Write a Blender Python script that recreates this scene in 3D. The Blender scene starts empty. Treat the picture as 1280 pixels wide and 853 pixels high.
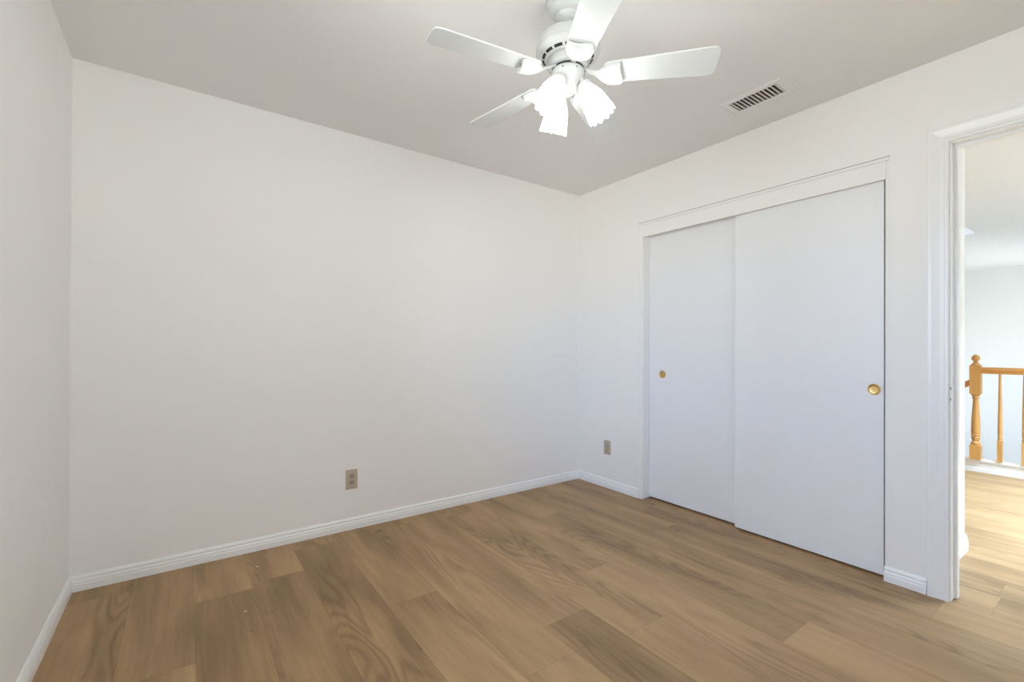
import bpy, bmesh, math, random
from mathutils import Matrix, Vector
C = bpy.context.scene.collection
SC = bpy.context.scene
PI = math.pi
R = math.radians

# ------------------------------------------------------------------ room dimensions (metres)
XL, XR, YB, YN, H = -0.423, 2.770, 2.861, -0.310, 2.440     # left, right, back, near wall faces, ceiling
WT = 0.10                                                   # wall thickness
HX0, HX1, HY0, HY1 = XR + WT, 10.60, -1.40, 3.30            # hall and stairwell
CLX = 3.560                                                 # outer face of the closet's back wall
CLY = 0.592                                                 # hall face of the closet's side wall
FILL_WIN = (0.20, 1.40, 0.85, 2.12)                             # unseen window added in the near wall to brighten the room walls (x0,x1,z0,z1)
RX = 5.92                                                   # line of the landing railing
WIN = (0.10, 1.60, 0.85, 2.12)                              # bedroom window in the left wall (y0,y1,z0,z1)
DOOR = (-0.205, 0.505, 0.0, 2.045)                          # doorway (y0,y1,z0,z1)
CLO = (0.735, 2.186, 0.0, 2.000)                            # closet opening

# ------------------------------------------------------------------ camera
cd = bpy.data.cameras.new('camera')
cam = bpy.data.objects.new('camera', cd); C.objects.link(cam); SC.camera = cam
yaw, pitch, roll = R(35.715), R(0.1843), R(0.2236)
fw = Vector((math.sin(yaw)*math.cos(pitch), math.cos(yaw)*math.cos(pitch), math.sin(pitch)))
rt = Vector((math.cos(yaw), -math.sin(yaw), 0)); up = rt.cross(fw)
rt, up = rt*math.cos(roll) + up*math.sin(roll), -rt*math.sin(roll) + up*math.cos(roll)
M = Matrix((rt, up, -fw)).transposed().to_4x4(); M.translation = (0, 0, 1.1225)
cam.matrix_world = M
cd.sensor_width = 36; cd.sensor_fit = 'HORIZONTAL'; cd.lens = 569.13/1280*36
cd.shift_y = 6.677/1280; cd.clip_start = 0.02

# ------------------------------------------------------------------ sky, daylight, exposure
EXPOSURE = 0.22
SKY_STRENGTH = 10
SKY_COL = (0.49, 0.632, 0.925); HAZE_COL = (0.45, 0.476, 0.485); GROUND_COL = (0.725, 0.732, 0.712)    # blue sky to the left, white haze elsewhere, pale ground
SHADE_GLOW = 13
wd = bpy.data.worlds.new('sky'); SC.world = wd; wd.use_nodes = True
nt = wd.node_tree; nt.nodes.clear()
_o = nt.nodes.new('ShaderNodeOutputWorld'); _b = nt.nodes.new('ShaderNodeBackground')
_tc = nt.nodes.new('ShaderNodeTexCoord'); _sx = nt.nodes.new('ShaderNodeSeparateXYZ')
_mr = nt.nodes.new('ShaderNodeMapRange'); _mr.inputs[1].default_value = -0.05; _mr.inputs[2].default_value = 0.08
_mx = nt.nodes.new('ShaderNodeMix'); _mx.data_type = 'RGBA'
_mx.inputs[6].default_value = (*GROUND_COL, 1)
_hz = nt.nodes.new('ShaderNodeMix'); _hz.data_type = 'RGBA'; _hr = nt.nodes.new('ShaderNodeMapRange')
_hr.inputs[1].default_value = -0.55; _hr.inputs[2].default_value = -0.25
_hz.inputs[6].default_value = (*SKY_COL, 1); _hz.inputs[7].default_value = (*HAZE_COL, 1)
nt.links.new(_sx.outputs[0], _hr.inputs[0]); nt.links.new(_hr.outputs[0], _hz.inputs[0]); nt.links.new(_hz.outputs[2], _mx.inputs[7])
nt.links.new(_tc.outputs['Generated'], _sx.inputs[0]); nt.links.new(_sx.outputs[2], _mr.inputs[0])
nt.links.new(_mr.outputs[0], _mx.inputs[0]); nt.links.new(_mx.outputs[2], _b.inputs[0])
_b.inputs[1].default_value = SKY_STRENGTH; nt.links.new(_b.outputs[0], _o.inputs[0])
SC.view_settings.view_transform = 'Standard'; SC.view_settings.look = 'None'
SC.view_settings.gamma = 1; SC.view_settings.use_curve_mapping = False
SC.view_settings.exposure = EXPOSURE
SC.cycles.max_bounces = 16; SC.cycles.diffuse_bounces = 10; SC.cycles.use_denoising = True
SC.cycles.sample_clamp_indirect = 6

def portal(name, loc, direction, sx, sy):
    l = bpy.data.lights.new(name, 'AREA'); l.shape = 'RECTANGLE'; l.size = sx; l.size_y = sy
    l.cycles.is_portal = True
    o = bpy.data.objects.new(name, l); C.objects.link(o); o.location = loc
    o.rotation_euler = Vector(direction).to_track_quat('-Z', 'Y').to_euler()
portal('daylight_portal', (XL-WT-0.02, (WIN[0]+WIN[1])/2, (WIN[2]+WIN[3])/2), (1, 0, 0), WIN[1]-WIN[0], WIN[3]-WIN[2])
portal('daylight_portal', ((FILL_WIN[0]+FILL_WIN[1])/2, YN-WT-0.02, (FILL_WIN[2]+FILL_WIN[3])/2), (0, 1, 0), FILL_WIN[1]-FILL_WIN[0], FILL_WIN[3]-FILL_WIN[2])
HALL_FILL_WIN = [('y0', 8.5, 10.3, 0.0, 1.5), ('y1', 8.4, 10.3, -0.6, 1.5)]   # unseen windows added to brighten the hall (wall, x0,x1,z0,z1)
LANDING_FILL = (4.20, 5.40, -1.25, -0.25)                                              # opening added out of view over the landing for a fill lamp
SKL = (6.45, 7.28, 1.12, 2.30)                                                # skylight opening x0,x1,y0,y1
for w, x0, x1, z0, z1 in HALL_FILL_WIN:
    portal('daylight_portal', ((x0+x1)/2, HY0-WT-.02 if w == 'y0' else HY1+WT+.02, (z0+z1)/2), (0, 1 if w == 'y0' else -1, 0), x1-x0, z1-z0)
portal('daylight_portal', ((SKL[0]+SKL[1])/2, (SKL[2]+SKL[3])/2, H+.42), (0, 0, -1), SKL[1]-SKL[0], SKL[3]-SKL[2])

_l = bpy.data.lights.new('landing_fill_light', 'AREA'); _l.shape = 'RECTANGLE'; _l.size = LANDING_FILL[1]-LANDING_FILL[0]-.04; _l.size_y = LANDING_FILL[3]-LANDING_FILL[2]-.04  # unseen area lamp added to brighten the landing floor
_l.energy = 150; _l.color = (0.60, 0.80, 1.0); _l.spread = R(100)
_lo = bpy.data.objects.new('landing_fill_light', _l); C.objects.link(_lo); _lo.location = ((LANDING_FILL[0]+LANDING_FILL[1])/2, (LANDING_FILL[2]+LANDING_FILL[3])/2, H+.09)

# ------------------------------------------------------------------ materials
def mat(name, col, rough=0.5, spec=0.5, metal=0.0, bump=0.0, bscale=300, emit=0, mottle=0.0):
    m = bpy.data.materials.new(name); m.use_nodes = True
    nt = m.node_tree; b = nt.nodes['Principled BSDF']
    b.inputs['Roughness'].default_value = rough; b.inputs['Metallic'].default_value = metal
    b.inputs['Specular IOR Level'].default_value = spec
    tc = nt.nodes.new('ShaderNodeTexCoord')
    n = nt.nodes.new('ShaderNodeTexNoise'); n.inputs['Scale'].default_value = 3; n.inputs['Detail'].default_value = 3
    nt.links.new(tc.outputs['Object'], n.inputs['Vector'])
    r = nt.nodes.new('ShaderNodeMapRange'); r.inputs[3].default_value = 1-mottle; r.inputs[4].default_value = 1+mottle
    nt.links.new(n.outputs['Fac'], r.inputs[0])
    mx = nt.nodes.new('ShaderNodeVectorMath'); mx.operation = 'SCALE'; mx.inputs[0].default_value = col
    nt.links.new(r.outputs[0], mx.inputs['Scale']); nt.links.new(mx.outputs[0], b.inputs['Base Color'])
    if bump:
        n2 = nt.nodes.new('ShaderNodeTexNoise'); n2.inputs['Scale'].default_value = bscale
        nt.links.new(tc.outputs['Object'], n2.inputs['Vector'])
        bp = nt.nodes.new('ShaderNodeBump'); bp.inputs['Strength'].default_value = bump; bp.inputs['Distance'].default_value = 0.001
        nt.links.new(n2.outputs['Fac'], bp.inputs['Height']); nt.links.new(bp.outputs[0], b.inputs['Normal'])
    if emit:
        b.inputs['Emission Color'].default_value = (0.98, 1.0, 0.965, 1); b.inputs['Emission Strength'].default_value = emit
    return m

M_WALL = mat('wall_paint', (0.86, 0.845, 0.825), 0.6, 0.3, bump=.12, bscale=260, mottle=.006)
M_CEIL = mat('ceiling_paint', (0.80, 0.785, 0.77), 0.8, 0.2, bump=.15, bscale=220, mottle=.008)
M_TRIM = mat('trim_gloss_paint', (0.86, 0.86, 0.855), 0.28, 0.5, mottle=.004)
M_DOOR = mat('door_paint', (0.82, 0.82, 0.83), 0.33, 0.45, mottle=.004)
M_BRASS = mat('polished_brass', (0.66, 0.44, 0.17), 0.30, 0.5, 1.0)
M_BRASSD = mat('brass_rim', (0.45, 0.30, 0.14), 0.3, 0.5, 1.0)
M_FAN = mat('fan_enamel', (0.55, 0.55, 0.545), 0.35, 0.5)
M_BLADE = mat('blade_white', (0.60, 0.61, 0.61), 0.38, 0.5)
M_DARK = mat('dark_slot', (0.03, 0.03, 0.03), 0.7, 0.2)
M_GAP = mat('fan_gap_shade', (0.05, 0.05, 0.05), 0.6, 0.3)
M_SHADE = mat('frosted_glass', (0.9, 0.9, 0.88), 0.4, 0.4, emit=SHADE_GLOW)
def _glow_ramp(m):            # glass glows where the bulb sits behind it, dimmer up at the fitter
    nt = m.node_tree; b = nt.nodes['Principled BSDF']; tc = nt.nodes.new('ShaderNodeTexCoord'); sx = nt.nodes.new('ShaderNodeSeparateXYZ')
    r = nt.nodes.new('ShaderNodeMapRange'); r.interpolation_type = 'SMOOTHSTEP'
    for i, v in enumerate((.055, .125, .7, SHADE_GLOW)): r.inputs[i+1].default_value = v
    nt.links.new(tc.outputs['Object'], sx.inputs[0]); nt.links.new(sx.outputs[2], r.inputs[0]); nt.links.new(r.outputs[0], b.inputs['Emission Strength'])
_glow_ramp(M_SHADE)
M_BULB = mat('lit_bulb', (1, 1, 1), 0.4, 0.2, emit=25)
M_PLATE = mat('almond_plastic', (0.50, 0.42, 0.33), 0.4, 0.4)
M_PLATE2 = mat('beige_plastic', (0.42, 0.35, 0.28), 0.4, 0.4)
M_VENT = mat('register_enamel', (0.78, 0.76, 0.73), 0.45, 0.4)
M_DUCT = mat('duct_dark', (0.34, 0.29, 0.26), 0.7, 0.2)
M_HALL = mat('hall_paint', (0.84, 0.84, 0.835), 0.6, 0.3, bump=.1, bscale=260)
M_SCREW = mat('steel_screw', (0.18, 0.17, 0.16), 0.4, 0.5, 0.6)
M_CHIP = mat('paint_chip', (0.75, 0.72, 0.66), 0.8, 0.2)
M_GAPSHADE = mat('gap_shade_grey', (0.47, 0.46, 0.43), 0.8, 0.2)  # grey for the painted shadow lines over the closet
M_VINYL = mat('window_vinyl', (0.85, 0.85, 0.85), 0.35, 0.5)

def oak(name, c1, c2, axis):
    m = bpy.data.materials.new(name); m.use_nodes = True; nt = m.node_tree; b = nt.nodes['Principled BSDF']
    tc = nt.nodes.new('ShaderNodeTexCoord'); mp = nt.nodes.new('ShaderNodeMapping')
    s = [60, 60, 60]; s[axis] = 5; mp.inputs['Scale'].default_value = s
    n = nt.nodes.new('ShaderNodeTexNoise'); n.inputs['Scale'].default_value = 1.0; n.inputs['Detail'].default_value = 5
    mx = nt.nodes.new('ShaderNodeMix'); mx.data_type = 'RGBA'; mx.inputs[6].default_value = (*c1, 1); mx.inputs[7].default_value = (*c2, 1)
    nt.links.new(tc.outputs['Object'], mp.inputs[0]); nt.links.new(mp.outputs[0], n.inputs['Vector'])
    nt.links.new(n.outputs['Fac'], mx.inputs[0]); nt.links.new(mx.outputs[2], b.inputs['Base Color'])
    b.inputs['Roughness'].default_value = 0.35
    return m
M_OAK = oak('honey_oak', (0.50, 0.24, 0.06), (0.66, 0.36, 0.11), 2)
M_OAKH = oak('honey_oak_rail', (0.48, 0.21, 0.05), (0.62, 0.31, 0.09), 1)

def glass_mat():
    m = bpy.data.materials.new('window_glass'); m.use_nodes = True; nt = m.node_tree; nt.nodes.clear()
    o = nt.nodes.new('ShaderNodeOutputMaterial'); t = nt.nodes.new('ShaderNodeBsdfTransparent'); g = nt.nodes.new('ShaderNodeBsdfGlossy')
    g.inputs['Roughness'].default_value = 0.02; f = nt.nodes.new('ShaderNodeFresnel'); f.inputs[0].default_value = 1.45
    mx = nt.nodes.new('ShaderNodeMixShader'); t.inputs[0].default_value = (.95, .97, .97, 1)
    nt.links.new(f.outputs[0], mx.inputs[0]); nt.links.new(t.outputs[0], mx.inputs[1]); nt.links.new(g.outputs[0], mx.inputs[2])
    nt.links.new(mx.outputs[0], o.inputs[0]); return m
M_GLASS = glass_mat()

PW, PL = 0.228, 1.52
def floor_mat():
    m = bpy.data.materials.new('vinyl_plank_oak'); m.use_nodes = True; nt = m.node_tree; L = nt.links
    b = nt.nodes['Principled BSDF']
    N = nt.nodes.new
    def math_(op, a=None, c=None, d=None):
        n = N('ShaderNodeMath'); n.operation = op
        for i, v in enumerate((a, c, d)):
            if v is None: continue
            if isinstance(v, (int, float)): n.inputs[i].default_value = v
            else: L.new(v, n.inputs[i])
        return n.outputs[0]
    uv = N('ShaderNodeUVMap'); uv.uv_map = 'plank'; sx = N('ShaderNodeSeparateXYZ'); L.new(uv.outputs[0], sx.inputs[0])
    U, V = sx.outputs[0], sx.outputs[1]
    def attr(n):
        a = N('ShaderNodeAttribute'); a.attribute_name = n; return a.outputs['Fac']
    seed, tone, plen = attr('seed'), attr('tone'), attr('plen')
    def noise(su, sv, off, detail=4, rough=.55, dist=0):
        c = N('ShaderNodeCombineXYZ')
        L.new(math_('MULTIPLY_ADD', U, su, math_('MULTIPLY', seed, 17.3+off)), c.inputs[0])
        L.new(math_('MULTIPLY_ADD', V, sv, math_('MULTIPLY', seed, 9.1+off)), c.inputs[1])
        c.inputs[2].default_value = off
        n = N('ShaderNodeTexNoise'); n.inputs['Scale'].default_value = 1; n.inputs['Detail'].default_value = detail
        n.inputs['Roughness'].default_value = rough; n.inputs['Distortion'].default_value = dist
        L.new(c.outputs[0], n.inputs['Vector']); return n.outputs['Fac']
    fine = noise(170, 7, 1.0, 5, .7)
    mid = noise(38, 1.8, 2.0, 4, .6)
    broad = noise(6.5, 1.1, 3.0, 2, .5, .3)
    cath = noise(5.0, .85, 4.0, 1.5, .4, .25)
    rings = math_('SINE', math_('MULTIPLY', cath, 120.0))
    rings = math_('POWER', math_('MULTIPLY_ADD', rings, .5, .5), 2.0)
    knotn = noise(20, 8, 5.0, 2, .5, .5)
    knot = N('ShaderNodeMapRange'); knot.interpolation_type = 'SMOOTHSTEP'; L.new(knotn, knot.inputs[0]); knot.inputs[1].default_value = .70; knot.inputs[2].default_value = .80
    # value: higher = lighter
    v = math_('MULTIPLY_ADD', math_('SUBTRACT', fine, .5), .42, .5)
    v = math_('MULTIPLY_ADD', math_('SUBTRACT', mid, .5), .55, v)
    v = math_('MULTIPLY_ADD', math_('SUBTRACT', broad, .5), 1.10, v)
    mask = N('ShaderNodeMapRange'); mask.interpolation_type = 'SMOOTHSTEP'; L.new(noise(4, .6, 6.0, 1), mask.inputs[0]); mask.inputs[1].default_value = .45; mask.inputs[2].default_value = .62
    v = math_('SUBTRACT', v, math_('MULTIPLY', math_('MULTIPLY', rings, mask.outputs[0]), .24))
    v = math_('MULTIPLY_ADD', knot.outputs[0], -.45, v)
    v = math_('ADD', v, tone)
    rp = N('ShaderNodeValToRGB'); L.new(v, rp.inputs[0])
    e = rp.color_ramp.elements
    e[0].position = 0.0; e[0].color = (0.195, 0.114, 0.050, 1)
    e[1].position = 1.0; e[1].color = (0.52, 0.338, 0.172, 1)
    x = e.new(.30); x.color = (0.285, 0.175, 0.083, 1)
    x = e.new(.58); x.color = (0.395, 0.248, 0.120, 1)
    # thin joints between planks
    du = math_('MINIMUM', U, math_('SUBTRACT', PW, U)); dv = math_('MINIMUM', V, math_('SUBTRACT', plen, V))
    d = math_('MINIMUM', du, dv)
    seam = N('ShaderNodeMapRange'); L.new(d, seam.inputs[0]); seam.inputs[1].default_value = .0004; seam.inputs[2].default_value = .0016; seam.inputs[3].default_value = .72; seam.inputs[4].default_value = 1
    sc = N('ShaderNodeVectorMath'); sc.operation = 'SCALE'; L.new(rp.outputs[0], sc.inputs[0]); L.new(seam.outputs[0], sc.inputs['Scale'])
    L.new(sc.outputs[0], b.inputs['Base Color'])
    b.inputs['Roughness'].default_value = .46; b.inputs['Specular IOR Level'].default_value = .35
    bp = N('ShaderNodeBump'); bp.inputs['Strength'].default_value = .12; bp.inputs['Distance'].default_value = .001
    L.new(fine, bp.inputs['Height']); L.new(bp.outputs[0], b.inputs['Normal'])
    return m
M_FLOOR = floor_mat()

# ------------------------------------------------------------------ helpers
def add_box(bm, x0, x1, y0, y1, z0, z1):
    vs = [bm.verts.new((x, y, z)) for x in (x0, x1) for y in (y0, y1) for z in (z0, z1)]
    for f in ((0, 1, 3, 2), (4, 6, 7, 5), (0, 4, 5, 1), (2, 3, 7, 6), (0, 2, 6, 4), (1, 5, 7, 3)):
        bm.faces.new([vs[i] for i in f])
    return vs

def add_lathe(bm, prof, seg=32, cx=0, cy=0, caps=True):
    rings = []
    for r, z in prof:
        rings.append([bm.verts.new((cx+r*math.cos(2*PI*i/seg), cy+r*math.sin(2*PI*i/seg), z)) for i in range(seg)])
    for a, b in zip(rings, rings[1:]):
        for i in range(seg):
            bm.faces.new((a[i], a[(i+1) % seg], b[(i+1) % seg], b[i]))
    if caps:
        bm.faces.new(rings[0][::-1]); bm.faces.new(rings[-1])
    return rings

def add_prism(bm, pts, vec):                       # pts: 3-D polygon, extruded along vec
    a = [bm.verts.new(p) for p in pts]; b = [bm.verts.new(Vector(p)+Vector(vec)) for p in pts]
    n = len(pts); bm.faces.new(a); bm.faces.new(b[::-1])
    for i in range(n): bm.faces.new((a[i], b[i], b[(i+1) % n], a[(i+1) % n]))

def obj(name, bm, m, parent=None, smooth=None, bevel=0.0, loc=None):
    bmesh.ops.recalc_face_normals(bm, faces=bm.faces)
    me = bpy.data.meshes.new(name); bm.to_mesh(me); bm.free(); me.materials.append(m)
    o = bpy.data.objects.new(name, me); C.objects.link(o)
    if loc: o.location = loc
    if smooth is not None:
        me.shade_smooth()
        mod = None
        try:
            me.set_sharp_from_angle(angle=R(smooth))
        except Exception: pass
    if bevel:
        bv = o.modifiers.new('bevel', 'BEVEL'); bv.width = bevel; bv.segments = 2; bv.limit_method = 'ANGLE'; bv.angle_limit = R(40)
    if parent: o.parent = parent
    return o

def box(name, x0, x1, y0, y1, z0, z1, m, parent=None, bevel=0.0):
    bm = bmesh.new(); add_box(bm, x0, x1, y0, y1, z0, z1); return obj(name, bm, m, parent, bevel=bevel)

def struct(o, label=None):
    o['kind'] = 'structure'
    if label: o['label'] = label
    return o

def thing(name, label, cat, loc=(0, 0, 0), group=None):
    o = bpy.data.objects.new(name, None); C.objects.link(o); o.location = loc; o.empty_display_size = .05
    o['label'] = label; o['category'] = cat
    if group: o['group'] = group
    return o
def tag(o, label, cat, group=None):
    o['label'] = label; o['category'] = cat
    if group: o['group'] = group
    return o

def wall_holes(name, axis, p0, p1, a0, a1, z0, z1, holes, m):
    """wall slab with rectangular openings; axis 'x': plane x=p0..p1, runs along y."""
    bm = bmesh.new()
    As = sorted({a0, a1, *[h[0] for h in holes], *[h[1] for h in holes]})
    Zs = sorted({z0, z1, *[h[2] for h in holes], *[h[3] for h in holes]})
    ok = lambda i, j: 0 <= i < len(As)-1 and 0 <= j < len(Zs)-1 and not any(
        h[0]-1e-6 <= As[i] and As[i+1] <= h[1]+1e-6 and h[2]-1e-6 <= Zs[j] and Zs[j+1] <= h[3]+1e-6 for h in holes)
    cache = {}
    def vert(a, z, p):
        k = (round(a, 5), round(z, 5), round(p, 5))
        if k not in cache: cache[k] = bm.verts.new((p, a, z) if axis == 'x' else (a, p, z))
        return cache[k]
    for i in range(len(As)-1):
        for j in range(len(Zs)-1):
            if not ok(i, j): continue
            a, b, c, d = As[i], As[i+1], Zs[j], Zs[j+1]
            for p in (p0, p1): bm.faces.new([vert(a, c, p), vert(b, c, p), vert(b, d, p), vert(a, d, p)])
            for (di, dj, e) in ((-1, 0, ((a, c), (a, d))), (1, 0, ((b, c), (b, d))), (0, -1, ((a, c), (b, c))), (0, 1, ((a, d), (b, d)))):
                if not ok(i+di, j+dj):
                    (q, s), (t, u) = e
                    bm.faces.new([vert(q, s, p0), vert(t, u, p0), vert(t, u, p1), vert(q, s, p1)])
    return struct(obj(name, bm, m))

# ------------------------------------------------------------------ the room shell
wall_holes('wall_back', 'y', YB, YB+WT, XL-WT, XR+WT, 0, H, [], M_WALL)
wall_holes('wall_left', 'x', XL-WT, XL, YN-WT, YB, 0, H, [WIN], M_WALL)
wall_holes('wall_near', 'y', YN-WT, YN, XL, XR, 0, H, [FILL_WIN], M_WALL)
wall_holes('wall_right', 'x', XR, XR+WT, HY0, YB, 0, H, [DOOR, CLO], M_WALL)

def hole_slab(name, x0, x1, y0, y1, z0, z1, h, m):
    bm = bmesh.new()
    hs = h if isinstance(h[0], tuple) else [h]
    xs = sorted({x0, x1, *[v for q in hs for v in q[:2]]}); ys = sorted({y0, y1, *[v for q in hs for v in q[2:]]})
    for i in range(len(xs)-1):
        for j in range(len(ys)-1):
            if any(q[0] <= xs[i] < q[1] and q[2] <= ys[j] < q[3] for q in hs): continue
            add_box(bm, xs[i], xs[i+1], ys[j], ys[j+1], z0, z1)
    bmesh.ops.remove_doubles(bm, verts=bm.verts, dist=1e-5)
    seen = {}; bm.verts.index_update()
    for f in list(bm.faces):
        k = frozenset(v.index for v in f.verts)
        seen.setdefault(k, []).append(f)
    bmesh.ops.delete(bm, geom=[f for l in seen.values() if len(l) > 1 for f in l], context='FACES_ONLY')
    return struct(obj(name, bm, m))
VENT = (2.372, 2.490, 1.068, 1.312)
hole_slab('ceiling', XL-WT, XR+WT, YN-WT, YB+WT, H, H+.08, VENT, M_CEIL)

# floor: one mesh, one quad per plank
random.seed(11)
joint = {0: 2.42, -1: 1.965, 2: 2.735, 3: 1.908, 5: 1.408, 6: 1.18, 8: 2.33, 11: .523, 1: .95, 4: 2.75, 7: .12, 9: .05, 10: 1.75, -2: 1.2, 12: 1.9}
tones = {(0, 1): .12, (0, 0): -.10, (-1, 0): .10, (-1, 1): -.05, (2, 1): .04, (2, 0): -.09, (3, 1): -.04, (3, 0): .06, (1, 1): -.10, (1, 0): .02,
         (5, 1): .08, (5, 0): -.11, (6, 1): .05, (6, 0): .10, (8, 1): .05, (8, 0): -.07, (4, 0): .05, (4, 1): .0, (7, 1): .05, (7, 0): .03,
         (11, 0): .14, (11, 1): .0, (9, 0): .08, (9, 1): .04, (10, 1): .0, (10, 0): .03}
bm = bmesh.new(); uvl = bm.loops.layers.uv.new('plank')
ls, lt, lp = [bm.faces.layers.float.new(n) for n in ('seed', 'tone', 'plen')]
for k in range(-3, 26):
    x0 = .038+PW*k; x1 = x0+PW
    a, b_ = max(x0, XL-.08), min(x1, RX+.06)
    if b_ <= a: continue
    ylo, yhi = (YN-.08, YB+.08) if x1 < XR+.05 else (HY0-.08, HY1+.08)
    j = joint.get(k, random.uniform(0, PL))
    n0 = math.floor((ylo-j)/PL)
    y = j+n0*PL
    for n in range(n0, n0+6):
        ya, yb = j+n*PL, j+(n+1)*PL
        c, d = max(ya, ylo), min(yb, yhi)
        if d <= c: continue
        vs = [bm.verts.new(p) for p in ((a, c, 0), (b_, c, 0), (b_, d, 0), (a, d, 0))]
        f = bm.faces.new(vs)
        for lo, (px, py) in zip(f.loops, ((a, c), (b_, c), (b_, d), (a, d))): lo[uvl].uv = (px-x0, py-ya)
        f[ls] = random.uniform(0, 50); f[lp] = PL
        f[lt] = tones.get((k, n+1), random.uniform(-.08, .10))
bm.normal_update()
for f in bm.faces:
    if f.normal.z < 0: f.normal_flip()
me = bpy.data.meshes.new('floor'); bm.to_mesh(me); bm.free(); me.materials.append(M_FLOOR)
flo = bpy.data.objects.new('floor', me); C.objects.link(flo); struct(flo)
box('floor_slab', XL-WT, XR+WT, YN-WT, YB+WT, -.12, -.002, M_HALL)['kind'] = 'structure'
box('floor_slab', XR+WT, RX+.06, HY0-WT, HY1+WT, -.30, -.002, M_HALL)['kind'] = 'structure'

# ------------------------------------------------------------------ hall and stairwell beyond the doorway
wall_holes('wall_hall_far', 'x', HX1, HX1+WT, HY0-WT, HY1+WT, -2.7, H, [], M_HALL)
wall_holes('wall_hall_near', 'y', HY0-WT, HY0, XR, HX1, -2.7, H, [(h[1], h[2], h[3], h[4]) for h in HALL_FILL_WIN if h[0] == 'y0'], M_HALL)
wall_holes('wall_hall_end', 'y', HY1, HY1+WT, XR, HX1, -2.7, H, [(h[1], h[2], h[3], h[4]) for h in HALL_FILL_WIN if h[0] == 'y1'], M_HALL)
wall_holes('wall_closet_side', 'y', CLY, CLY+.09, XR+WT, CLX, 0, H, [], M_HALL)
wall_holes('wall_closet_back', 'x', CLX-.09, CLX, CLY+.09, HY1, 0, H, [], M_HALL)
box('wall_closet_end', XR+WT, CLX-.09, 2.40, 2.49, 0, H, M_HALL)['kind'] = 'structure'
hole_slab('ceiling_hall', XR+WT, HX1+WT, HY0-WT, HY1+WT, H, H+.08, [SKL, LANDING_FILL], M_HALL)
box('floor_stairwell', RX+.06, HX1, HY0, HY1, -2.8, -2.7, M_HALL)['kind'] = 'structure'
box('wall_stairwell', RX-.04, RX+.06, HY0, HY1, -2.7, -.302, M_HALL)['kind'] = 'structure'
# closed box added round the landing fill lamp, then skylight shaft and pane
bm = bmesh.new(); x0, x1, y0, y1 = LANDING_FILL
for b in ((x0-.03, x0, y0-.03, y1+.03), (x1, x1+.03, y0-.03, y1+.03), (x0, x1, y0-.03, y0), (x0, x1, y1, y1+.03), (x0, x1, y0, y1)): add_box(bm, *b, H+.08 if b != (x0, x1, y0, y1) else H+.12, H+.14)
struct(obj('window_7', bm, M_VINYL))  # closed box added for the landing fill lamp, no window
bm = bmesh.new(); x0, x1, y0, y1 = SKL
for b in ((x0-.03, x0, y0-.03, y1+.03), (x1, x1+.03, y0-.03, y1+.03), (x0, x1, y0-.03, y0), (x0, x1, y1, y1+.03)): add_box(bm, *b, H+.08, H+.40)
sk = struct(obj('window_4', bm, M_HALL))
box('pane', x0, x1, y0, y1, H+.385, H+.391, M_GLASS, sk)

def window(name, axis, p, a0, a1, z0, z1, t):
    """vinyl slider: frame and pane in a wall opening; p = frame centre plane, t = frame depth"""
    bm = bmesh.new(); w = .05
    def bx(b0, b1, c0, c1, q=t):
        if axis == 'x': add_box(bm, p-q/2, p+q/2, b0, b1, c0, c1)
        else: add_box(bm, b0, b1, p-q/2, p+q/2, c0, c1)
    bx(a0, a0+w, z0, z1); bx(a1-w, a1, z0, z1); bx(a0+w, a1-w, z0, z0+w); bx(a0+w, a1-w, z1-w, z1); am = (a0+a1)/2
    bx(am-.03, am+.03, z0+w, z1-w)
    o = struct(obj(name, bm, M_VINYL))
    for (b0, b1) in ((a0+w, am-.03), (am+.03, a1-w)):
        if axis == 'x': box('pane', p-.003, p+.003, b0, b1, z0+w, z1-w, M_GLASS, o)
        else: box('pane', b0, b1, p-.003, p+.003, z0+w, z1-w, M_GLASS, o)
    return o
w1 = window('window_1', 'x', XL-.065, *WIN, .05)
box('window_sill', XL-.04, XL+.025, WIN[0]-.02, WIN[1]+.02, WIN[2]-.02, WIN[2], M_TRIM, w1)
w6 = window('window_6', 'y', YN-.065, *FILL_WIN, .05)  # window added out of view to brighten the room walls
box('window_sill', FILL_WIN[0]-.02, FILL_WIN[1]+.02, YN-.04, YN+.025, FILL_WIN[2]-.02, FILL_WIN[2], M_TRIM, w6)  # sill of the added window
for i, (w, a0, a1, z0, z1) in enumerate(HALL_FILL_WIN):
    window('window_%d' % (i+2), 'y', HY0-.06 if w == 'y0' else HY1+.06, a0, a1, z0, z1, .05)  # both are added daylight sources, out of view

# ------------------------------------------------------------------ baseboards, casings, closet frame
BB = [(0, 0), (.014, 0), (.014, .030), (.0125, .034), (.0125, .043), (.009, .050), (.0085, .054), (.010, .056), (.010, .0595), (.006, .066), (.004, .070), (0, .070)]
def run(name, prof, p0, p1, normal, m, parent=None, miter0=0, miter1=0):
    """sweep a (depth, height) profile from p0 to p1 (floor points) with depth along normal"""
    bm = bmesh.new(); p0, p1, n = Vector(p0), Vector(p1), Vector(normal); d = (p1-p0).normalized()
    A = [bm.verts.new(p0+n*u+Vector((0, 0, v))+d*u*miter0) for u, v in prof]
    B = [bm.verts.new(p1+n*u+Vector((0, 0, v))-d*u*miter1) for u, v in prof]
    k = len(prof); bm.faces.new(A); bm.faces.new(B[::-1])
    for i in range(k): bm.faces.new((A[i], A[(i+1) % k], B[(i+1) % k], B[i]))
    return obj(name, bm, m, parent)
CAS = .072
struct(run('baseboard_back', BB, (XL, YB, 0), (XR, YB, 0), (0, -1, 0), M_TRIM, miter0=1, miter1=1))
struct(run('baseboard_left', BB, (XL, YN, 0), (XL, YB, 0), (1, 0, 0), M_TRIM, miter0=1, miter1=1))
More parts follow.
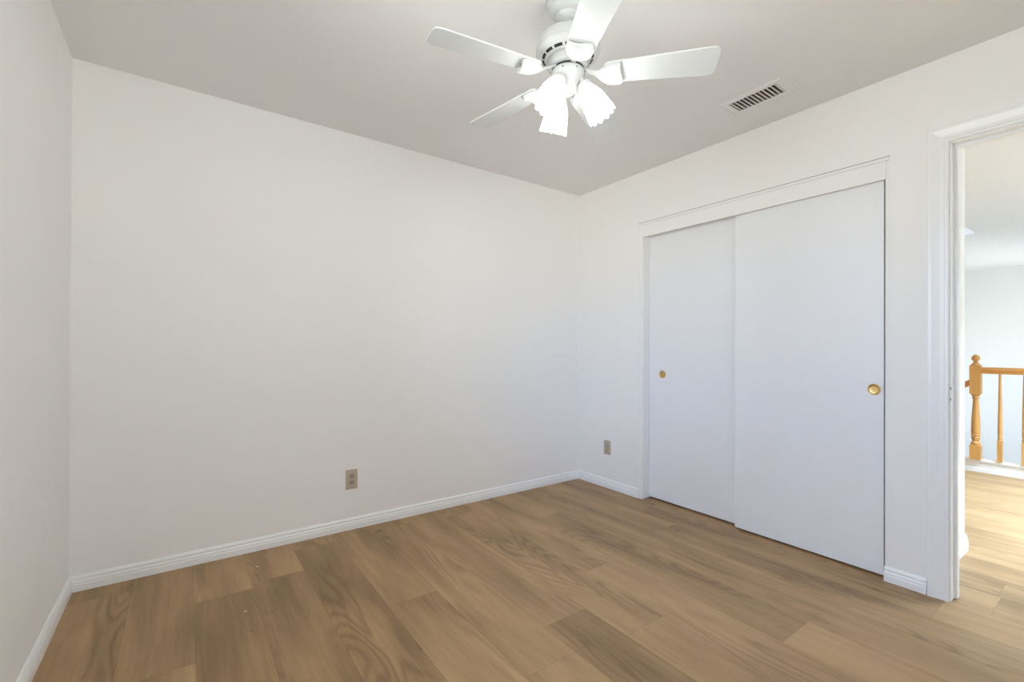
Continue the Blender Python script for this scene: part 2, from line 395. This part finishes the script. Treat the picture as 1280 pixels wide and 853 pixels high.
struct(run('baseboard_right', BB, (XR, YB, 0), (XR, CLO[1]+.034, 0), (-1, 0, 0), M_TRIM, miter0=1))
struct(run('baseboard_right', BB, (XR, CLO[0]+.006, 0), (XR, DOOR[1]+CAS+.008, 0), (-1, 0, 0), M_TRIM))
struct(run('baseboard_near', BB, (XL, YN, 0), (XR, YN, 0), (0, 1, 0), M_TRIM, miter0=1, miter1=1))
BBH = [(u, v*1.25) for u, v in BB]
struct(run('baseboard_hall', BBH, (XR+WT, CLY, 0), (CLX, CLY, 0), (0, -1, 0), M_TRIM, miter0=0, miter1=-1))
struct(run('baseboard_hall', BBH, (CLX, CLY, 0), (CLX, HY1, 0), (1, 0, 0), M_TRIM, miter0=-1))

# door casing: ogee profile swept up the left side, across the head, down the right side (mitred)
CP = [(0, 0), (.0, .012), (.004, .0145), (.012, .0145), (.016, .011), (.030, .0105), (.046, .0135), (.058, .0165), (.070, .0165), (.072, .0145), (.072, 0)]  # (across from inner edge, depth)
def casing(name, xf, sgn, y0, y1, zt, m):
    bm = bmesh.new(); rv = .005; i0, i1, it = y0-rv, y1+rv, zt+rv
    path = [lambda u: (i1+u, 0), lambda u: (i1+u, it+u), lambda u: (i0-u, it+u), lambda u: (i0-u, 0)]
    rows = [[bm.verts.new((xf+sgn*d, *(f(u)))) for u, d in CP] for f in path]
    k = len(CP)
    for a, b in zip(rows, rows[1:]):
        for i in range(k): bm.faces.new((a[i], a[(i+1) % k], b[(i+1) % k], b[i]))
    bm.faces.new(rows[0]); bm.faces.new(rows[-1][::-1])
    return struct(obj(name, bm, m))
casing('trim_1', XR, -1, DOOR[0], DOOR[1], DOOR[3], M_TRIM)
casing('trim_2', XR+WT, 1, DOOR[0], DOOR[1], DOOR[3], M_TRIM)
# jamb lining with stop
bm = bmesh.new(); y0, y1, _, zt = DOOR; j = .018
for (a, b, c, d) in ((y1-.002, y1, .004, zt), (y0, y0+.002, .004, zt), (y0, y1, zt-.002, zt)): add_box(bm, XR-.001, XR+WT+.001, a, b, c, d)
for (a, b, c, d) in ((y1-.014, y1-.002, .004, zt-.002), (y0+.002, y0+.014, .004, zt-.002), (y0+.014, y1-.014, zt-.014, zt-.002)): add_box(bm, XR+.045, XR+.080, a, b, c, d)
struct(obj('trim_3', bm, M_TRIM))

# closet frame: flush jambs, thin bead round the opening, fascia hiding the track
bm = bmesh.new(); cy0, cy1, _, cz = CLO; fz = 1.951
add_box(bm, XR-.006, XR, cy1, cy1+.034, 0, 2.056)                        # left stile
add_box(bm, XR-.009, XR-.006, cy1+.022, cy1+.030, 0, 2.056)              # its bead
add_box(bm, XR-.006, XR+.012, cy0, cy1, fz, 2.040)                       # fascia
add_box(bm, XR-.0065, XR, cy0-.013, cy1+.034, 2.0405, 2.0565)              # top bead
add_box(bm, XR-.003, XR, cy0-.013, cy0-.0005, fz-.02, 2.040)                   # right return above the door
bv = obj('trim_4', bm, M_WALL, bevel=.0012); struct(bv)
bm = bmesh.new()
add_box(bm, XR+.0005, XR+WT, cy1-.0005, cy1-.006, .002, cz); add_box(bm, XR+.0005, XR+WT, cy0+.0005, cy0+.004, .002, cz)
add_box(bm, XR+.0125, XR+WT, cy0+.004, cy1-.006, cz-.006, cz-.0005)
struct(obj('trim_5', bm, M_WALL))
bm = bmesh.new()                                                          # grey strips painted as shadow gaps along the fascia top and its bead
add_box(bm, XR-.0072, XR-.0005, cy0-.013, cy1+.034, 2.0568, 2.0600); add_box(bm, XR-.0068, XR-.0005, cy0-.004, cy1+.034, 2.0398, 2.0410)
struct(obj('gap_shade_strips', bm, M_GAPSHADE))

# sliding closet doors (near one in front), each with a round brass finger pull
def slider(name, xf, y0, y1, z0, z1, py, pz, label):
    bm = bmesh.new(); add_box(bm, xf, xf+.035, y0, y1, z0, z1)
    o = struct(obj(name, bm, M_DOOR, bevel=.0015), label)
    # round cup: rim ring, sunk dish
    bm = bmesh.new(); r = .027
    prof = [(r+.001, .0), (r+.0008, .0016), (r-.001, .0028), (r-.003, .0030), (r-.0045, .0024), (r-.0060, .0010), (r-.0085, .0005), (.010, .0004), (.003, .0004)]
    seg = 40
    rings = [[bm.verts.new((xf-d_, py+q_*math.cos(2*PI*i/seg), pz+q_*math.sin(2*PI*i/seg))) for i in range(seg)] for q_, d_ in prof]
    for a, b in zip(rings, rings[1:]):
        for i in range(seg): bm.faces.new((a[i], a[(i+1) % seg], b[(i+1) % seg], b[i]))
    bm.faces.new(rings[-1]); bm.faces.new(rings[0][::-1])
    p = obj('finger_pull', bm, M_BRASS, o, smooth=50)
    p['label'] = 'round polished brass finger pull'
    return o
slider('door_1', XR+.020, CLO[0]+.015, 1.495, .012, CLO[3]-.014, .788, .923, 'white flat sliding closet door, nearer panel beside the doorway')
slider('door_2', XR+.071, 1.455, CLO[1]-.008, .012, CLO[3]-.014, 2.063, .933, 'white flat sliding closet door set behind, nearer the room corner')

# ------------------------------------------------------------------ ceiling fan
FX, FY = 1.177, 1.281
fan = thing('ceiling_fan', 'white five-blade ceiling fan with three lit frosted glass shades', 'ceiling fan', (FX, FY, H))
def zz(prof): return [(r, z-H) for r, z in prof]
bm = bmesh.new(); add_lathe(bm, zz([(.0, 2.4395), (.084, 2.4395), (.085, 2.433), (.080, 2.428), (.078, 2.415), (.070, 2.398), (.056, 2.386), (.046, 2.383), (.044, 2.370), (.036, 2.364), (.020, 2.360), (.0, 2.359)]), 40, caps=False)
obj('canopy', bm, M_FAN, fan, smooth=35)
bm = bmesh.new(); add_lathe(bm, zz([(.0125, 2.362), (.0125, 2.322), (.030, 2.320), (.032, 2.306), (.0, 2.303)]), 24)
obj('downrod', bm, M_FAN, fan, smooth=35)
bm = bmesh.new(); add_lathe(bm, zz([(.0, 2.312), (.055, 2.311), (.090, 2.304), (.110, 2.290), (.1195, 2.270), (.1215, 2.250), (.1215, 2.240), (.117, 2.234), (.104, 2.228), (.086, 2.218), (.082, 2.214), (.0, 2.213)]), 56, caps=False)
mot = obj('motor_housing', bm, M_FAN, fan, smooth=35)
bm = bmesh.new()                                                        # ring of cooling slots
for i in range(14):
    a0 = 2*PI*i/14; n = 6; w = .165
    for s in range(n):
        t0, t1 = a0-w+2*w*s/n, a0-w+2*w*(s+1)/n
        q = []
        for (rr, z) in ((.0895, 2.2190), (.0975, 2.2239)):
            for t in (t0, t1): q.append(Vector((rr*math.cos(t), rr*math.sin(t), z-H)))
        top = [v+Vector((0, 0, .004)) for v in q]
        vs = [bm.verts.new(v-Vector((0, 0, .0012))) for v in (q[0], q[1], q[3], q[2])]; vt = [bm.verts.new(v) for v in (top[0], top[1], top[3], top[2])]
        bm.faces.new(vs); bm.faces.new(vt[::-1])
        for e in range(4): bm.faces.new((vs[e], vt[e], vt[(e+1) % 4], vs[(e+1) % 4]))
sl = obj('cooling_slots', bm, M_DARK, mot); sl['label'] = 'ring of dark cooling slots'
bm = bmesh.new(); add_lathe(bm, zz([(.0, 2.2135), (.074, 2.2135), (.075, 2.205), (.075, 2.190), (.072, 2.183), (.066, 2.180), (.0, 2.180)]), 48, caps=False)
fly = obj('flywheel', bm, M_FAN, fan, smooth=35)
bm = bmesh.new(); add_lathe(bm, zz([(.0, 2.1805), (.0605, 2.1805), (.0605, 2.1715), (.0, 2.1715)]), 40, caps=False)
g_ = obj('shadow_gap_ring', bm, M_GAP, fan, smooth=35); g_.name = 'shade_gap_ring'; g_['label'] = 'dark ring painted as the shaded gap between rotor and switch housing'  # black solid stands in for the shade inside the gap
bm = bmesh.new(); add_lathe(bm, zz([(.0, 2.172), (.060, 2.172), (.0625, 2.169), (.062, 2.160), (.056, 2.146), (.046, 2.134), (.040, 2.120), (.037, 2.104), (.030, 2.096), (.017, 2.093), (.015, 2.086), (.010, 2.080), (.0, 2.078)]), 48, caps=False)
swh = obj('switch_housing', bm, M_FAN, fan, smooth=30)
for a in (-100, -150, -40, 20, 90):
    a = R(a); bm = bmesh.new()
    bmesh.ops.create_uvsphere(bm, u_segments=10, v_segments=6, radius=.0032)
    obj('screw', bm, M_SCREW, swh, smooth=60, loc=(.0618*math.cos(a), .0618*math.sin(a), 2.160-H))

# blades: rounded, slightly widening, pitched 12 degrees; each carries its iron
BZ = 2.153-H
def blade_outline(r0, r1, w0, w1, rc):
    pts = []
    def arc(cx, cy, r, a0, a1, n=7):
        for i in range(n+1):
            a = R(a0+(a1-a0)*i/n); pts.append((cx+r*math.cos(a), cy+r*math.sin(a)))
    arc(r0+.015, -w0/2+.015, .015, 180, 270, 4)
    arc(r1-rc, -w1/2+rc, rc, 270, 360); arc(r1-rc, w1/2-rc, rc, 0, 90)
    arc(r0+.015, w0/2-.015, .015, 90, 180, 4)
    return pts
IRON = []                                                                # tulip outline in (radius, half-width)
for (r_, w_) in ((.058, .0105), (.085, .0095), (.102, .011), (.118, .019), (.134, .034), (.152, .0435), (.172, .0470), (.194, .0480)): IRON.append((r_, w_))
phase = -46.37
for k in range(5):
    ang = R(phase+72*k)
    Rz = Matrix.Rotation(ang, 4, 'Z'); P = Rz @ Matrix.Translation((0, 0, BZ)) @ Matrix.Rotation(R(-11), 4, 'X')
    bm = bmesh.new(); add_prism(bm, [(x, y, 0) for x, y in blade_outline(.135, .536, .096, .130, .026)], (0, 0, .006))
    bl = obj('blade', bm, M_BLADE, fan, bevel=.0012)
    bl.matrix_local = P
    # iron: flat arm from the flywheel that swells into a cupped pad under the blade root
    bm = bmesh.new(); n = len(IRON)
    low, hig = [], []
    def zlow(r): return -.004-.013*min(1, max(0, (r-.09)/.05))
    end = [(.198+.006*math.sin(2*PI*t*.9+.6)+.003*math.cos(PI*t), .046*(1-2*t)) for t in [i/10 for i in range(1, 10)]]
    out = [(r, w) for r, w in IRON]+end+[(r, -w) for r, w in IRON[::-1]]
    def arm_z(r): return max(0, (.12-r)/.062)*.030
    tops = [bm.verts.new((x, y, -.0005+arm_z(x))) for x, y in out]
    bots = [bm.verts.new((x, y*.985, -.0085+arm_z(x)-.0085*min(1, max(0, (x-.1)/.06)))) for x, y in out]
    m_ = len(out)
    for i in range(m_): bm.faces.new((tops[i], bots[i], bots[(i+1) % m_], tops[(i+1) % m_]))
    # rows across
    for row in (tops, bots):
        for i in range(n-1): bm.faces.new((row[i], row[i+1], row[m_-2-i], row[m_-1-i]))
        bm.faces.new(row[n-1:m_-n+1])
    ir = obj('blade_iron', bm, M_FAN, bl, bevel=.003); ir['label'] = 'white tulip-shaped blade bracket'

# three glowing tulip shades on the switch housing, 120 degrees apart
TILT = R(29)
for az in (-45, 75, 195):
    a = R(az)
    base = Vector((0.054*math.cos(a), 0.054*math.sin(a), 2.130-H))
    rot = Matrix.Rotation(a, 4, 'Z') @ Matrix.Rotation(PI-TILT, 4, 'Y')  # local +z points down and outwards
    Mx = Matrix.Translation(base) @ rot
    bm = bmesh.new(); add_lathe(bm, [(.0, -.026), (.010, -.026), (.010, .0), (.018, .004), (.0265, .012), (.0285, .030), (.0, .030)], 28, caps=False)
    ft = obj('shade_fitter', bm, M_FAN, fan, smooth=35); ft.matrix_local = Mx
    seg = 72; prof = [(.0, .0255), (.010, .0275), (.022, .0345), (.040, .0410), (.060, .0455), (.085, .0485), (.108, .0515), (.124, .0540)]
    bm = bmesh.new(); rings = []
    for inner in (0, 1):
        for (z, r_) in (prof if not inner else prof[::-1]):
            t = z/.124; ring = []
            for i in range(seg):
                th = 2*PI*i/seg; rib = .0016*t*math.cos(12*th)
                sc_ = .0045*(t**6)*(math.cos(12*th))
                ring.append(bm.verts.new(((r_+rib-.003*inner)*math.cos(th), (r_+rib-.003*inner)*math.sin(th), .026+z+sc_)))
            rings.append(ring)
    for p, q in zip(rings, rings[1:]):
        for i in range(seg): bm.faces.new((p[i], p[(i+1) % seg], q[(i+1) % seg], q[i]))
    p, q = rings[-1], rings[0]
    for i in range(seg): bm.faces.new((p[i], p[(i+1) % seg], q[(i+1) % seg], q[i]))
    sh = obj('lamp_shade', bm, M_SHADE, fan, smooth=60); sh.matrix_local = Mx; sh['label'] = 'lit frosted glass shade with scalloped rim'
    bm = bmesh.new(); add_lathe(bm, [(.0, .029), (.012, .029), (.013, .050), (.018, .062), (.025, .078), (.027, .092), (.022, .108), (.010, .117), (.0, .119)], 24, caps=False)
    obj('bulb', bm, M_BULB, sh, smooth=60)

# ------------------------------------------------------------------ ceiling air register
vx0, vx1, vy0, vy1 = VENT
vent = thing('air_vent', 'white slatted air vent in the ceiling between fan and closet', 'air vent', ((vx0+vx1)/2, (vy0+vy1)/2, H))
cx_, cy_ = (vx0+vx1)/2, (vy0+vy1)/2; hx, hy = (vx1-vx0)/2, (vy1-vy0)/2
bm = bmesh.new(); o_, t_ = .036, .007
ring = lambda e, z: [(-hx-e, -hy-e, z), (hx+e, -hy-e, z), (hx+e, hy+e, z), (-hx-e, hy+e, z)]
rs = [[bm.verts.new(p) for p in ring(e, z)] for e, z in ((o_, 0), (o_-.003, -t_*.5), (o_-.012, -t_), (.004, -t_), (-.001, -t_+.003), (-.001, 0))]
for a, b in zip(rs, rs[1:]+rs[:1]):
    for i in range(4): bm.faces.new((a[i], a[(i+1) % 4], b[(i+1) % 4], b[i]))
obj('vent_frame', bm, M_VENT, vent)
bm = bmesh.new(); b_ = .002                                                # open-bottomed dark duct boot
for b in ((-hx, -hx+b_, -hy, hy), (hx-b_, hx, -hy, hy), (-hx, hx, -hy, -hy+b_), (-hx, hx, hy-b_, hy)): add_box(bm, *b, .001, .10)
add_box(bm, -hx, hx, -hy, hy, .10, .102)
obj('duct', bm, M_DUCT, vent)
NS = 12
for i in range(NS):
    y = -hy+(i+.5)*2*hy/NS
    bm = bmesh.new(); c, s = math.cos(R(30)), math.sin(R(30)); w, th = .0068, .0009
    P4 = [(-w*c-th*s, -w*s+th*c), (w*c-th*s, w*s+th*c), (w*c+th*s, w*s-th*c), (-w*c+th*s, -w*s-th*c)]
    add_prism(bm, [(-hx+.001, y+p, q+.001) for p, q in P4], (2*hx-.002, 0, 0))
    obj('slat', bm, M_VENT, vent)

# ------------------------------------------------------------------ wall outlets, strike plate
ou = thing('wall_outlet', 'beige duplex power outlet low on the long back wall', 'outlet', (.841, YB, .308))
def rbox(bm, x0, x1, y0, y1, z0, z1): return add_box(bm, x0, x1, y0, y1, z0, z1)
bm = bmesh.new(); add_box(bm, -.035, .035, -.006, 0, -.060, .060); pl = obj('cover_plate', bm, M_PLATE, ou, bevel=.0025)
for s in (1, -1):
    bm = bmesh.new(); pts = []
    for i in range(24):
        a = 2*PI*i/24; pts.append((.0165*math.cos(a), -.0075, s*.0195+max(-.0135, min(.0135, .0165*math.sin(a)))))
    add_prism(bm, pts, (0, .003, 0)); rc = obj('receptacle', bm, M_PLATE2, ou)
    bm = bmesh.new()
    add_box(bm, -.0088, -.0048, -.0082, -.0072, s*.0195-.0005, s*.0195+.0095); add_box(bm, .0048, .0088, -.0082, -.0072, s*.0195+.0005, s*.0195+.0085)
    add_prism(bm, [(.0036*math.cos(2*PI*i/12), -.0082, s*.0195-.0065+.0036*math.sin(2*PI*i/12)) for i in range(12)], (0, .001, 0))
    obj('slots', bm, M_DARK, rc)
bm = bmesh.new(); add_prism(bm, [(.003*math.cos(2*PI*i/12), -.0072, .003*math.sin(2*PI*i/12)) for i in range(12)], (0, .0015, 0)); obj('screw', bm, M_SCREW, ou)

wp = thing('wall_plate', 'beige wall plate low between room corner and closet', 'outlet', (XR, 2.530, .323))
bm = bmesh.new(); add_box(bm, -.006, 0, -.035, .035, -.057, .057); obj('cover_plate', bm, M_PLATE, wp, bevel=.0025)
bm = bmesh.new(); add_box(bm, -.0085, -.005, -.0165, .0165, -.0335, .0335); obj('insert', bm, M_PLATE2, wp, bevel=.001)
for s in (1, -1):
    bm = bmesh.new(); add_prism(bm, [(-.0072, .003*math.cos(2*PI*i/12), s*.042+.003*math.sin(2*PI*i/12)) for i in range(12)], (.0015, 0, 0)); obj('screw', bm, M_SCREW, wp)

st = thing('strike_plate', 'small painted latch strike plate on the doorway jamb', 'strike plate', (XR-.001, DOOR[1]-.002, .925))
bm = bmesh.new(); add_box(bm, -.003, .030, -.0018, -.0002, -.028, .028); add_box(bm, -.005, -.001, -.0018, .0045, -.020, .020); obj('plate', bm, M_TRIM, st)
for s in (1, -1):
    bm = bmesh.new(); add_box(bm, -.0062, -.0048, .0005, .0035, s*.024-.006, s*.024+.006); obj('screw', bm, M_SCREW, st)

# ------------------------------------------------------------------ landing curb and oak railing
prof = [(0, 0), (.060, 0), (.060, .030), (.052, .040), (.050, .085), (.058, .090), (.066, .098), (.066, .116), (0, .116)]
cb = struct(run('trim_6', prof, (RX+.06, HY0, 0), (RX+.06, .99, 0), (-1, 0, 0), M_TRIM)); 
cb2 = struct(run('trim_6', prof, (RX+.06, .99, 0), (RX+.06, 1.02, 0), (-1, 0, 0), M_TRIM))
rail = thing('stair_railing', 'honey oak stair railing with turned newel post on white curb', 'railing', (RX, .912, .116))
bm = bmesh.new(); b = .0375
add_box(bm, -b, b, -b, b, 0, .128)
add_box(bm, -b, b, -b, b, .600, .862)
def newel_turn(z0, z1, prof): add_lathe(bm, [(r_, z0+(z1-z0)*t) for r_, t in prof], 28, caps=True)
newel_turn(.128, .600, [(.036, 0), (.030, .012), (.034, .03), (.034, .045), (.022, .075), (.028, .12), (.032, .15), (.026, .175), (.033, .19), (.033, .205), (.027, .22), (.032, .235), (.031, .26), (.031, .32), (.029, .5), (.024, .70), (.0195, .86), (.019, .90), (.026, .915), (.026, .93), (.021, .945), (.030, .975), (.034, 1)])
newel_turn(.862, .962, [(.035, 0), (.034, .06), (.024, .16), (.016, .28), (.013, .36), (.020, .42), (.028, .52), (.030, .64), (.026, .80), (.016, .93), (.004, 1)])
obj('newel_post', bm, M_OAK, rail, smooth=40)
# level handrail (moulded) running towards the viewer's right
HR = [(-.030, .0), (-.030, .010), (-.024, .016), (-.030, .028), (-.030, .044), (-.020, .056), (0, .060), (.020, .056), (.030, .044), (.030, .028), (.024, .016), (.030, .010), (.030, .0)]
bm = bmesh.new(); add_prism(bm, [(u, -.037, .787+v) for u, v in HR], (0, -2.2, 0)); obj('handrail', bm, M_OAKH, rail)
bm = bmesh.new(); add_prism(bm, [(u, .037, .672+v) for u, v in HR], (0, .95, -.62)); obj('stair_handrail', bm, M_OAKH, rail)
def baluster(y):
    bm = bmesh.new(); q = .0165
    add_box(bm, -q, q, -q, q, 0, .195)
    add_lathe(bm, [(.016, .195), (.012, .202), (.0165, .212), (.0165, .218), (.0125, .226), (.0155, .250), (.0155, .30), (.0135, .45), (.0105, .62), (.0085, .76), (.0085, .792)], 20)
    return obj('baluster', bm, M_OAK, rail, smooth=40, loc=(0, y, 0))
for i in range(15): baluster(.758-.912-.146*i)

# ------------------------------------------------------------------ specks left on the floor
for (x, y, lab) in ((.305, 2.647, 'tiny pale paint chip on the floor close to the back wall'), (.214, 2.225, 'tiny pale paint chip out on the floor planks')):
    bm = bmesh.new(); bmesh.ops.create_icosphere(bm, subdivisions=1, radius=.0045)
    for v in bm.verts: v.co.z = v.co.z*.3+.0014; v.co.x *= 1.3
    tag(obj('paint_chip', bm, M_CHIP, loc=(x, y, 0)), lab, 'paint chip')
